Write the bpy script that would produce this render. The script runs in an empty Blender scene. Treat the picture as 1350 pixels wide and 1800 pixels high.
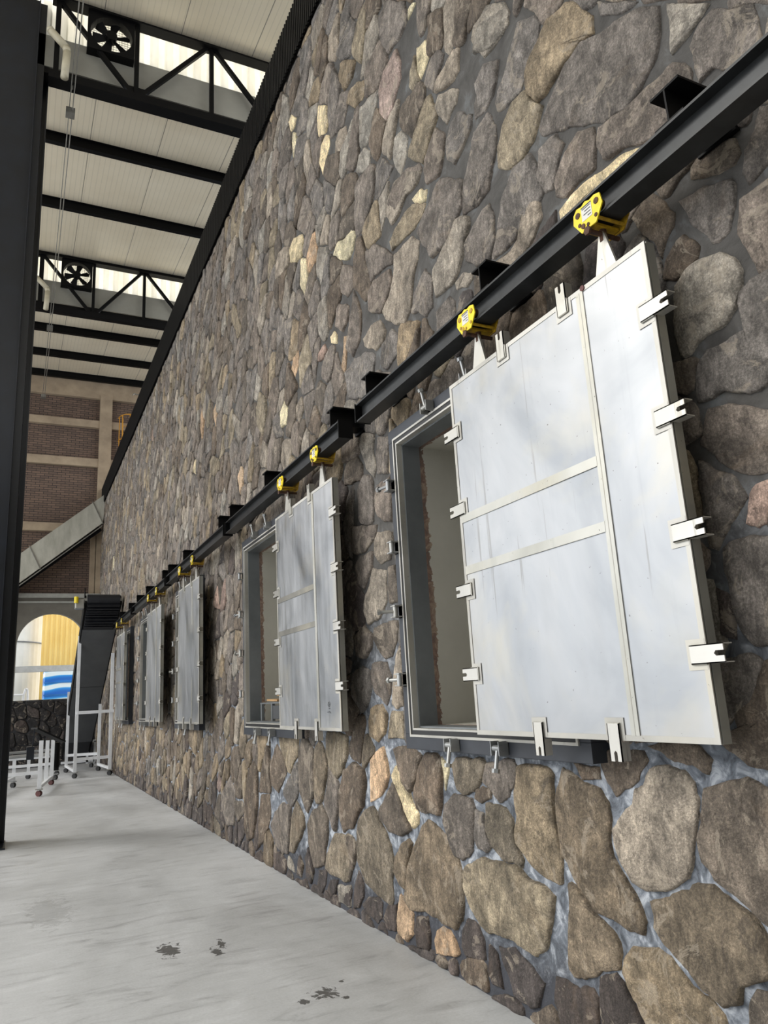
import bpy, math, random
import numpy as np
from mathutils import Vector, Matrix, noise
random.seed(7)
SC = bpy.context.scene
COL = SC.collection

# ------------------------------------------------------------------ camera
PXF = 1319.04
PITCH, YAW, ROLL = math.radians(13.5604), math.radians(26.3138), math.radians(-3.2729)
fw = Vector((math.sin(YAW)*math.cos(PITCH), math.cos(YAW)*math.cos(PITCH), math.sin(PITCH)))
rt = Vector((math.cos(YAW), -math.sin(YAW), 0)); up = rt.cross(fw)
r2 = rt*math.cos(ROLL) + up*math.sin(ROLL); u2 = -rt*math.sin(ROLL) + up*math.cos(ROLL)
cam = bpy.data.cameras.new('camera'); cam.sensor_fit = 'HORIZONTAL'; cam.sensor_width = 36
cam.lens = 36*PXF/1350; cam.clip_start = .05; cam.clip_end = 300
camo = bpy.data.objects.new('camera', cam); COL.objects.link(camo)
camo.matrix_world = Matrix(((r2.x, u2.x, -fw.x, 0), (r2.y, u2.y, -fw.y, 0), (r2.z, u2.z, -fw.z, 1.6), (0, 0, 0, 1)))
SC.camera = camo

# ------------------------------------------------------------------ light
SC.view_settings.view_transform = 'Standard'; SC.view_settings.look = 'None'
SC.view_settings.gamma = 1.0; SC.view_settings.use_curve_mapping = False
SC.view_settings.exposure = 1.3
SC.cycles.max_bounces = 10; SC.cycles.diffuse_bounces = 6; SC.cycles.sample_clamp_indirect = 6
wd = bpy.data.worlds.new('overcast_sky'); SC.world = wd; wd.use_nodes = True
wn = wd.node_tree.nodes; wl = wd.node_tree.links
bg = wn['Background']
tc = wn.new('ShaderNodeTexCoord'); sx = wn.new('ShaderNodeSeparateXYZ'); rp = wn.new('ShaderNodeValToRGB')
wl.new(tc.outputs['Generated'], sx.inputs[0]); wl.new(sx.outputs['Z'], rp.inputs[0]); wl.new(rp.outputs[0], bg.inputs[0])
rp.color_ramp.elements[0].position = 0.0; rp.color_ramp.elements[0].color = (.86, .89, .93, 1)
rp.color_ramp.elements[1].position = .6; rp.color_ramp.elements[1].color = (1.0, 1.0, 1.0, 1)
bg.inputs[1].default_value = 1.0
sun = bpy.data.lights.new('sun', 'SUN'); sun.energy = .7; sun.angle = math.radians(25); sun.color = (1, .97, .92)
suno = bpy.data.objects.new('sun', sun); COL.objects.link(suno)
suno.rotation_euler = Vector((.80, -.28, -.55)).to_track_quat('-Z', 'Y').to_euler()

# ------------------------------------------------------------------ helpers
def s2l(c):
    return tuple(((v/255)/12.92 if v/255 <= .04045 else ((v/255+.055)/1.055)**2.4) for v in c)

class N:
    def __init__(s, name):
        s.m = bpy.data.materials.new(name); s.m.use_nodes = True
        s.n = s.m.node_tree.nodes; s.l = s.m.node_tree.links
        s.b = s.n['Principled BSDF']; s.out = s.n['Material Output']
        s.tc = s.n.new('ShaderNodeTexCoord')
    def new(s, t, **k):
        o = s.n.new(t)
        for a, b in k.items(): setattr(o, a, b)
        return o
    def noise(s, scale, detail=4, rough=.55, vec=None, stretch=None, dist=0):
        t = s.new('ShaderNodeTexNoise'); t.inputs['Scale'].default_value = scale
        t.inputs['Detail'].default_value = detail; t.inputs['Roughness'].default_value = rough
        t.inputs['Distortion'].default_value = dist
        v = vec or s.tc.outputs['Object']
        if stretch:
            mp = s.new('ShaderNodeMapping'); mp.inputs['Scale'].default_value = stretch
            s.l.new(v, mp.inputs[0]); v = mp.outputs[0]
        s.l.new(v, t.inputs['Vector']); return t.outputs['Fac']
    def ramp(s, fac, stops):
        r = s.new('ShaderNodeValToRGB'); e = r.color_ramp.elements
        while len(e) < len(stops): e.new(.5)
        for i, (p, c) in enumerate(stops):
            e[i].position = p; e[i].color = (*(s2l(c) if not isinstance(c, float) else (c, c, c)), 1)
        s.l.new(fac, r.inputs[0]); return r.outputs[0]
    def mix(s, fac, a, b, mode='MIX'):
        m = s.new('ShaderNodeMix', data_type='RGBA', blend_type=mode)
        for i, v in ((0, fac), (6, a), (7, b)):
            if hasattr(v, 'is_linked') or isinstance(v, bpy.types.NodeSocket): s.l.new(v, m.inputs[i])
            elif i == 0: m.inputs[0].default_value = v
            else: m.inputs[i].default_value = (*s2l(v), 1)
        return m.outputs[2]
    def math(s, op, a, b=None, c=None):
        m = s.new('ShaderNodeMath', operation=op)
        for i, v in enumerate((a, b, c)):
            if v is None: continue
            if isinstance(v, bpy.types.NodeSocket): s.l.new(v, m.inputs[i])
            else: m.inputs[i].default_value = v
        return m.outputs[0]
    def xyz(s, o=None):
        x = s.new('ShaderNodeSeparateXYZ'); s.l.new(o or s.tc.outputs['Object'], x.inputs[0]); return x.outputs
    def bump(s, h, strength=.5, dist=.01):
        b = s.new('ShaderNodeBump'); b.inputs['Strength'].default_value = strength; b.inputs['Distance'].default_value = dist
        s.l.new(h, b.inputs['Height']); s.l.new(b.outputs[0], s.b.inputs['Normal'])
    def fin(s, col=None, rough=.6, metal=0.0):
        if col is not None:
            if isinstance(col, bpy.types.NodeSocket): s.l.new(col, s.b.inputs['Base Color'])
            else: s.b.inputs['Base Color'].default_value = (*s2l(col), 1)
        if isinstance(rough, bpy.types.NodeSocket): s.l.new(rough, s.b.inputs['Roughness'])
        else: s.b.inputs['Roughness'].default_value = rough
        s.b.inputs['Metallic'].default_value = metal
        return s.m

def simple(name, c, c2=None, rough=.5, metal=0., scale=6, bump=.0, stretch=None, spec=.5):
    n = N(name); f = n.noise(scale, 5, .6, stretch=stretch)
    c2 = c2 or tuple(int(v*.85) for v in c)
    col = n.ramp(f, [(.3, c2), (.7, c)])
    if bump: n.bump(n.noise(scale*12, 3), bump, .004)
    n.b.inputs['Specular IOR Level'].default_value = spec
    return n.fin(col, rough, metal)

class MB:
    def __init__(s): s.v = []; s.f = []
    def add(s, vs, fs):
        k = len(s.v); s.v += [tuple(v) for v in vs]; s.f += [tuple(i+k for i in f) for f in fs]; return s
    def box(s, x0, x1, y0, y1, z0, z1):
        return s.add([(x, y, z) for x in (x0, x1) for y in (y0, y1) for z in (z0, z1)],
                     [(0, 1, 3, 2), (4, 6, 7, 5), (0, 4, 5, 1), (2, 3, 7, 6), (0, 2, 6, 4), (1, 5, 7, 3)])
    def frame(s, p, q, upv=(0, 0, 1)):
        p = Vector(p); q = Vector(q); d = (q-p).normalized(); u = Vector(upv)
        if abs(d.dot(u)) > .98: u = Vector((0, 1, 0))
        a = d.cross(u).normalized(); return p, q, a, a.cross(d)
    def bar(s, p, q, w, h, upv=(0, 0, 1)):
        p, q, a, b = s.frame(p, q, upv)
        vs = [e + a*x*w/2 + b*y*h/2 for e in (p, q) for x, y in ((-1, -1), (1, -1), (1, 1), (-1, 1))]
        return s.add(vs, [(3, 2, 1, 0), (4, 5, 6, 7), (0, 1, 5, 4), (1, 2, 6, 5), (2, 3, 7, 6), (3, 0, 4, 7)])
    def tube(s, p, q, r, n=12, r2=None):
        p, q, a, b = s.frame(p, q); r2 = r if r2 is None else r2
        vs = []
        for e, rr in ((p, r), (q, r2)):
            for i in range(n):
                t = 2*math.pi*i/n; vs.append(e + a*math.cos(t)*rr + b*math.sin(t)*rr)
        return s.add(vs, [(i, (i+1) % n, n+(i+1) % n, n+i) for i in range(n)] + [tuple(range(n-1, -1, -1)), tuple(range(n, 2*n))])
    def path(s, pts, r, n=8):
        for a, b in zip(pts, pts[1:]): s.tube(a, b, r, n)
        return s
    def prism(s, pts, o, u, v, d):
        o = Vector(o); u = Vector(u); v = Vector(v); d = Vector(d); n = len(pts)
        vs = [o + u*x + v*y for x, y in pts]; vs += [p + d for p in vs]
        return s.add(vs, [tuple(range(n)), tuple(range(2*n-1, n-1, -1))] + [(i+n, (i+1) % n+n, (i+1) % n, i) for i in range(n)])
    def ibeam(s, p, q, w, h, t=.012):
        p, q, a, b = s.frame(p, q)
        pr = [(-w/2, -h/2), (w/2, -h/2), (w/2, -h/2+t), (t/2, -h/2+t), (t/2, h/2-t), (w/2, h/2-t), (w/2, h/2), (-w/2, h/2), (-w/2, h/2-t), (-t/2, h/2-t), (-t/2, -h/2+t), (-w/2, -h/2+t)]
        return s.prism(pr, p, a, b, q-p)
    def build(s, name, mat, parent=None, smooth=False, bevel=0):
        off = parent.matrix_world_off if False else (ROOTLOC.get(parent.name, (0, 0, 0)) if parent else (0, 0, 0))
        me = bpy.data.meshes.new(name)
        me.from_pydata([(x-off[0], y-off[1], z-off[2]) for x, y, z in s.v], [], s.f); me.update()
        import bmesh
        bm = bmesh.new(); bm.from_mesh(me); bmesh.ops.recalc_face_normals(bm, faces=bm.faces); bm.to_mesh(me); bm.free()
        me.materials.append(mat); o = bpy.data.objects.new(name, me); COL.objects.link(o)
        if smooth:
            for p in me.polygons: p.use_smooth = True
        if bevel:
            b = o.modifiers.new('bevel', 'BEVEL'); b.width = bevel; b.segments = 2; b.limit_method = 'ANGLE'
        if parent:
            o.parent = parent; ROOTLOC[o.name] = off
        else: ROOTLOC[o.name] = (0, 0, 0)
        return o
ROOTLOC = {}
def thing(name, loc, label, cat, group=None):
    o = bpy.data.objects.new(name, None); o.empty_display_size = .1; COL.objects.link(o); o.location = loc
    ROOTLOC[o.name] = tuple(loc); return tag(o, label, cat, group)
def tag(o, label, cat, group=None):
    o['label'] = label; o['category'] = cat
    if group: o['group'] = group
    return o
def struct(o): o['kind'] = 'structure'; return o
def corr(y0, y1, z0, z1, pitch, amp, P):
    """corrugated sheet; P(y, z, d) -> world point; d = depth of the ribs"""
    m = MB(); n = int(abs(y1-y0)/pitch); vs = []
    for i in range(n+1):
        for (f, d) in ((0, 0), (.45, 0), (.55, 1), (.9, 1)):
            y = y0 + (y1-y0)*(i+f)/(n+1)
            vs.append(P(y, z0, d*amp)); vs.append(P(y, z1, d*amp))
    m.add(vs, [(2*i, 2*i+2, 2*i+3, 2*i+1) for i in range(len(vs)//2-1)]); return m

# ------------------------------------------------------------------ materials
def m_stone(name, spec=.8):
    n = N(name); at = n.new('ShaderNodeAttribute', attribute_name='stone_color')
    c = at.outputs['Color']
    av = n.new('ShaderNodeVectorMath', operation='MULTIPLY_ADD'); n.l.new(c, av.inputs[0]); av.inputs[1].default_value = (31, 47, 23)
    n.l.new(n.tc.outputs['Object'], av.inputs[2]); v = av.outputs[0]
    n1 = n.noise(3.2, 5, .62, v, dist=1.0); n2 = n.noise(11, 7, .74, v, dist=.6); n3 = n.noise(95, 3, .8, v); st = n.noise(7, 6, .7, v, stretch=(1, 2.6, .8), dist=1.2)
    c = n.mix(1.0, c, n.ramp(n1, [(.30, .52), (.48, .92), (.52, 1.06), (.72, 1.42)]), 'MULTIPLY')
    c = n.mix(1.0, c, n.ramp(n2, [(.30, .55), (.5, 1.0), (.70, 1.6)]), 'MULTIPLY')
    c = n.mix(.8, c, n.ramp(st, [(.34, .60), (.5, 1.0), (.66, 1.45)]), 'MULTIPLY')
    c = n.mix(spec, c, n.ramp(n3, [(.30, .55), (.5, 1.0), (.68, 1.7)]), 'MULTIPLY')
    # chipped, paler faces and warm mineral patches
    chip = n.math('MULTIPLY', n.ramp(n.noise(4.2, 6, .7, v, dist=1.6), [(.57, .0), (.60, 1.0)]), .42); c = n.mix(chip, c, (178, 166, 148))
    warm = n.math('MULTIPLY', n.ramp(n.noise(2.3, 5, .65, n.tc.outputs['Object'], dist=1), [(.58, .0), (.72, 1.0)]), .18); c = n.mix(warm, c, (150, 122, 88))
    dk = n.math('MULTIPLY', n.ramp(n.noise(5.3, 5, .7, v, dist=2.0), [(.36, 1.0), (.41, .0)]), .45); c = n.mix(dk, c, (62, 56, 52))
    hh = n.math('ADD', n.math('MULTIPLY', n1, 2.2), n.math('MULTIPLY', n2, 1.3)); hh = n.math('ADD', hh, n.math('MULTIPLY', n.noise(50, 5, .75, v), .6))
    n.bump(hh, 1.0, .02)
    return n.fin(c, .85)
STONE = m_stone('field_stone')
def m_mortar():
    n = N('mortar'); z = n.xyz()[2]
    f = n.noise(5, 5, .65, dist=.5); f2 = n.noise(26, 5, .7)
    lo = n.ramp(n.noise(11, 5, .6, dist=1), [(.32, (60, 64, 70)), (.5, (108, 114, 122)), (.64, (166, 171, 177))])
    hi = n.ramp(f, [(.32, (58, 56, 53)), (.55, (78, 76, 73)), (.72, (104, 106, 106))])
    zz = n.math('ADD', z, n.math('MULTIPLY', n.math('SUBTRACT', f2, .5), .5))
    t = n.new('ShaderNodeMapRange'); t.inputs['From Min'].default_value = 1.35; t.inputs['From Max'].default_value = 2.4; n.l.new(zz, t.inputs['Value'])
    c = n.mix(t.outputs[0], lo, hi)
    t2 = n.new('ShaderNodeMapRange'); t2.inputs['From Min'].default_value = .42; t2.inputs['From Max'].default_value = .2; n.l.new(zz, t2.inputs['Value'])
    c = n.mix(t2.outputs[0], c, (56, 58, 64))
    n.bump(n.math('ADD', f, n.math('MULTIPLY', f2, .5)), .6, .03)
    return n.fin(c, .85)
MORTAR = m_mortar()
def m_floor():
    n = N('polished_concrete'); X = n.xyz()
    a = n.noise(.55, 6, .6, stretch=(1, .5, 1), dist=.4); b = n.noise(3.5, 8, .72, stretch=(.6, 2.0, 1), dist=.9); c_ = n.noise(60, 3, .7)
    c = n.ramp(a, [(.3, (158, 159, 159)), (.5, (184, 186, 187)), (.7, (204, 206, 208))])
    c = n.mix(.75, c, n.ramp(b, [(.30, .55), (.46, .96), (.56, 1.02), (.72, 1.2)]), 'MULTIPLY')
    c = n.mix(.3, c, n.ramp(c_, [(.3, .75), (.7, 1.2)]), 'MULTIPLY')
    # oil stains and drips with their own shapes
    w = n.noise(9, 5, .7, dist=1.5)
    for (sx_, sy_, r, ax) in ((1.64, 4.41, .10, 1.0), (1.03, 5.73, .10, 2.2), (1.30, 5.50, .05, 2.5), (1.79, 4.52, .03, 1), (1.50, 4.36, .035, 1.6), (1.36, 5.66, .04, 4.0), (1.72, 4.28, .025, 1), (.35, 7.4, .25, 3)):
        dx = n.math('SUBTRACT', X[0], sx_); dy = n.math('MULTIPLY', n.math('SUBTRACT', X[1], sy_), 1/ax)
        d = n.math('SQRT', n.math('ADD', n.math('MULTIPLY', dx, dx), n.math('MULTIPLY', dy, dy)))
        d = n.math('ADD', d, n.math('MULTIPLY', n.math('SUBTRACT', w, .5), r*3.2))
        k = n.math('MULTIPLY', n.math('LESS_THAN', d, r*.62), .85 if r < .2 else .18)
        c = n.mix(k, c, (48, 46, 42))
    sp = n.math('MULTIPLY', n.math('GREATER_THAN', n.noise(7, 8, .75, dist=2), .74), .55)
    c = n.mix(sp, c, (92, 90, 86))
    n.bump(n.math('ADD', b, n.math('MULTIPLY', c_, .3)), .15, .01)
    return n.fin(c, n.ramp(b, [(.3, .42), (.7, .62)]))
FLOOR = m_floor()
def m_steel(name, base, dark, rough=.32, metal=.85, streak=.5, seed=0):
    n = N(name)
    off = n.new('ShaderNodeMapping'); off.inputs['Location'].default_value = (seed, seed*2.3, seed*.7); n.l.new(n.tc.outputs['Object'], off.inputs[0]); v = off.outputs[0]
    f = n.noise(1.1, 5, .55, v, dist=.9); st = n.noise(2.2, 6, .6, v, stretch=(1, 7, .55), dist=.3); sp = n.noise(48, 3, .6, v)
    c = n.ramp(f, [(.3, dark), (.65, base)])
    c = n.mix(streak, c, n.ramp(st, [(.30, .78), (.42, .96), (.7, 1.03)]), 'MULTIPLY')
    dr = n.ramp(n.noise(9, 5, .6, v, stretch=(1, 2.2, .07), dist=.15), [(.655, .0), (.69, 1.0)]); c = n.mix(n.math('MULTIPLY', dr, .38), c, (112, 108, 98))
    wm = n.ramp(n.noise(1.7, 4, .6, v, dist=.5), [(.50, .0), (.68, 1.0)]); c = n.mix(n.math('MULTIPLY', wm, .35), c, (190, 182, 160))
    spk = n.math('MULTIPLY', n.math('GREATER_THAN', sp, .72), .7); c = n.mix(spk, c, (70, 66, 60))
    rr = n.ramp(n.math('ADD', n.math('MULTIPLY', f, .6), n.math('MULTIPLY', st, .4)), [(.3, rough*.75), (.7, rough*1.5)])
    n.bump(n.noise(2.4, 2, .4, v), .25, .03)
    return n.fin(c, rr, metal)
SKIN = m_steel('brushed_stainless', (184, 185, 186), (146, 149, 152), .36, .85, .3)  # darker tone paints cloudy reflections into the sheet colour
EDGE = m_steel('ground_steel_edge', (194, 192, 185), (156, 154, 147), .45, .6, .4, 3)
SIDE = m_steel('scuffed_steel_side', (176, 176, 168), (120, 120, 114), .5, .6, .7, 5)
TAPE = m_steel('weld_seam_steel', (190, 189, 182), (150, 149, 140), .4, .8, .5, 8)
TAPED = m_steel('dull_seam_steel', (142, 140, 132), (104, 102, 96), .5, .5, .6, 9)
LUG = m_steel('stainless_lug', (206, 204, 198), (170, 168, 160), .4, .7, .25, 4)
ZINC = m_steel('zinc_plated', (176, 178, 178), (128, 130, 130), .4, .7, .3, 6)
NAVY = simple('navy_black_paint', (22, 28, 38), (13, 17, 24), .34, 0, 3)
NAVYF = simple('slate_frame_paint', (50, 54, 61), (36, 39, 45), .5, 0, 5)
BLACK = simple('black_paint', (10, 10, 11), (6, 6, 7), .5, 0, 3, spec=.15)
DARKEDGE = simple('worn_black_steel', (44, 46, 47), (24, 25, 25), .4, .2, 9)
GREYST = simple('grey_steel_reveal', (118, 122, 124), (96, 100, 102), .45, .3, 3)
GASK = simple('black_rubber', (26, 26, 27), (16, 16, 17), .5)
YEL = simple('yellow_enamel', (236, 214, 30), (214, 188, 20), .35, 0, 12)
YELD = simple('worn_yellow_enamel', (196, 158, 24), (120, 90, 30), .5, 0, 30)
RUST = simple('rusty_bolt', (92, 62, 44), (50, 38, 32), .7, .3, 40)
WHITE = simple('white_paint', (226, 228, 230), (210, 212, 214), .4, 0, 5)
ROOFP = simple('cream_roof_sheet', (214, 203, 180), (200, 190, 168), .5, 0, .8)
FLASH = simple('grey_flashing', (150, 148, 138), (132, 130, 121), .5, 0, 1.2, stretch=(1, 1, 1))
CONC = simple('bare_concrete', (168, 150, 126), (138, 122, 102), .85, 0, 2.2, .3)
CONCD = simple('grey_plaster', (122, 118, 108), (104, 100, 92), .85, 0, 2, .3)  # mid-grey plaster mottled by noise
PVC = simple('cream_pvc', (196, 188, 164), (176, 168, 144), .4)
WIRE = simple('galvanised_wire', (150, 148, 140), (120, 118, 112), .4, .6)
GALV = simple('galvanised_duct', (196, 194, 182), (164, 162, 150), .45, .4, 1.4, stretch=(3, 1, 1))
BELT = simple('black_rubber_belt', (24, 26, 32), (14, 15, 20), .55)
SHEETG = simple('grey_under_sheet', (92, 94, 96), (74, 76, 79), .4, .4, 1.2)
REDC = simple('red_caster', (96, 40, 34), (60, 30, 28), .5)
WOOD = simple('raw_timber', (186, 150, 104), (140, 108, 72), .7, 0, 9, stretch=(1, 6, 1))
BLUE = simple('blue_paint', (40, 120, 190), (24, 90, 160), .45, 0, 2)
TANKM = simple('white_sheet', (222, 222, 214), (206, 206, 198), .6, 0, 1)
YELS = simple('yellow_sheet', (232, 200, 120), (224, 186, 100), .6, 0, 1)
LADY = simple('ochre_ladder_paint', (206, 146, 34), (170, 116, 24), .5)
STICK = simple('white_sticker', (216, 214, 208), (196, 194, 188), .5)
GROUND = simple('yard_concrete', (150, 148, 142), (128, 126, 120), .8, 0, .7)
def m_room():
    n = N('chamber_concrete'); X = n.xyz()
    f = n.noise(1.5, 5, .6); c = n.ramp(f, [(.3, (158, 155, 144)), (.7, (178, 175, 164))])
    r = n.noise(11, 6, .7, dist=1)
    e = n.math('SUBTRACT', n.math('ADD', 2.425, n.math('MULTIPLY', r, .10)), X[0])
    k = n.math('MULTIPLY', n.math('GREATER_THAN', e, 0), .85)
    c = n.mix(k, c, n.ramp(r, [(.35, (58, 38, 32)), (.5, (96, 62, 48)), (.65, (140, 120, 100))]))
    n.bump(f, .2, .01); return n.fin(c, .8)
ROOM = m_room()
def m_brick():
    n = N('dark_brick'); b = n.new('ShaderNodeTexBrick'); X = n.xyz()
    cm = n.new('ShaderNodeCombineXYZ'); n.l.new(X[0], cm.inputs[0]); n.l.new(X[2], cm.inputs[1]); n.l.new(cm.outputs[0], b.inputs['Vector'])
    b.inputs['Scale'].default_value = 1; b.inputs['Brick Width'].default_value = .26; b.inputs['Row Height'].default_value = .078
    b.inputs['Mortar Size'].default_value = .008
    b.inputs['Color1'].default_value = (*s2l((112, 92, 78)), 1); b.inputs['Color2'].default_value = (*s2l((92, 76, 66)), 1); b.inputs['Mortar'].default_value = (*s2l((44, 38, 36)), 1)
    n.bump(b.outputs['Fac'], -.5, .01); return n.fin(b.outputs['Color'], .85)
BRICK = m_brick()
def m_clear():
    n = N('translucent_sheet'); X = n.xyz()
    t = n.new('ShaderNodeBsdfTranslucent'); d = n.new('ShaderNodeBsdfDiffuse'); mx = n.new('ShaderNodeMixShader')
    c = n.ramp(n.noise(.8, 4, .6, stretch=(2, 1, 1)), [(.35, (222, 218, 200)), (.7, (248, 246, 236))])
    n.l.new(c, t.inputs[0]); n.l.new(c, d.inputs[0]); mx.inputs[0].default_value = .35
    n.l.new(t.outputs[0], mx.inputs[1]); n.l.new(d.outputs[0], mx.inputs[2]); n.l.new(mx.outputs[0], n.out.inputs['Surface']); return n.m
CLEAR = m_clear()

# ------------------------------------------------------------------ structure: floor, walls
D = 2.375
FR = [(2.70, 4.47), (6.58, 8.35), (10.62, 12.39), (14.45, 16.22), (17.75, 19.52)]   # frames, y range
FZ0, FZ1 = 1.25, 3.38
struct(MB().box(-9, D+.4, -5, 27, -.2, 0).build('floor', FLOOR))
def rects(holes, y0, y1, z0, z1):
    out = []; y = y0
    for a, b, c, d in holes:
        out.append((y, a, z0, z1)); out.append((a, b, z0, c)); out.append((a, b, d, z1)); y = b
    out.append((y, y1, z0, z1)); return out
INS = .13     # width of the frame band around the opening
HOLES = [(a+INS, b-INS, FZ0+INS, FZ1-INS) for a, b in FR]

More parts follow.
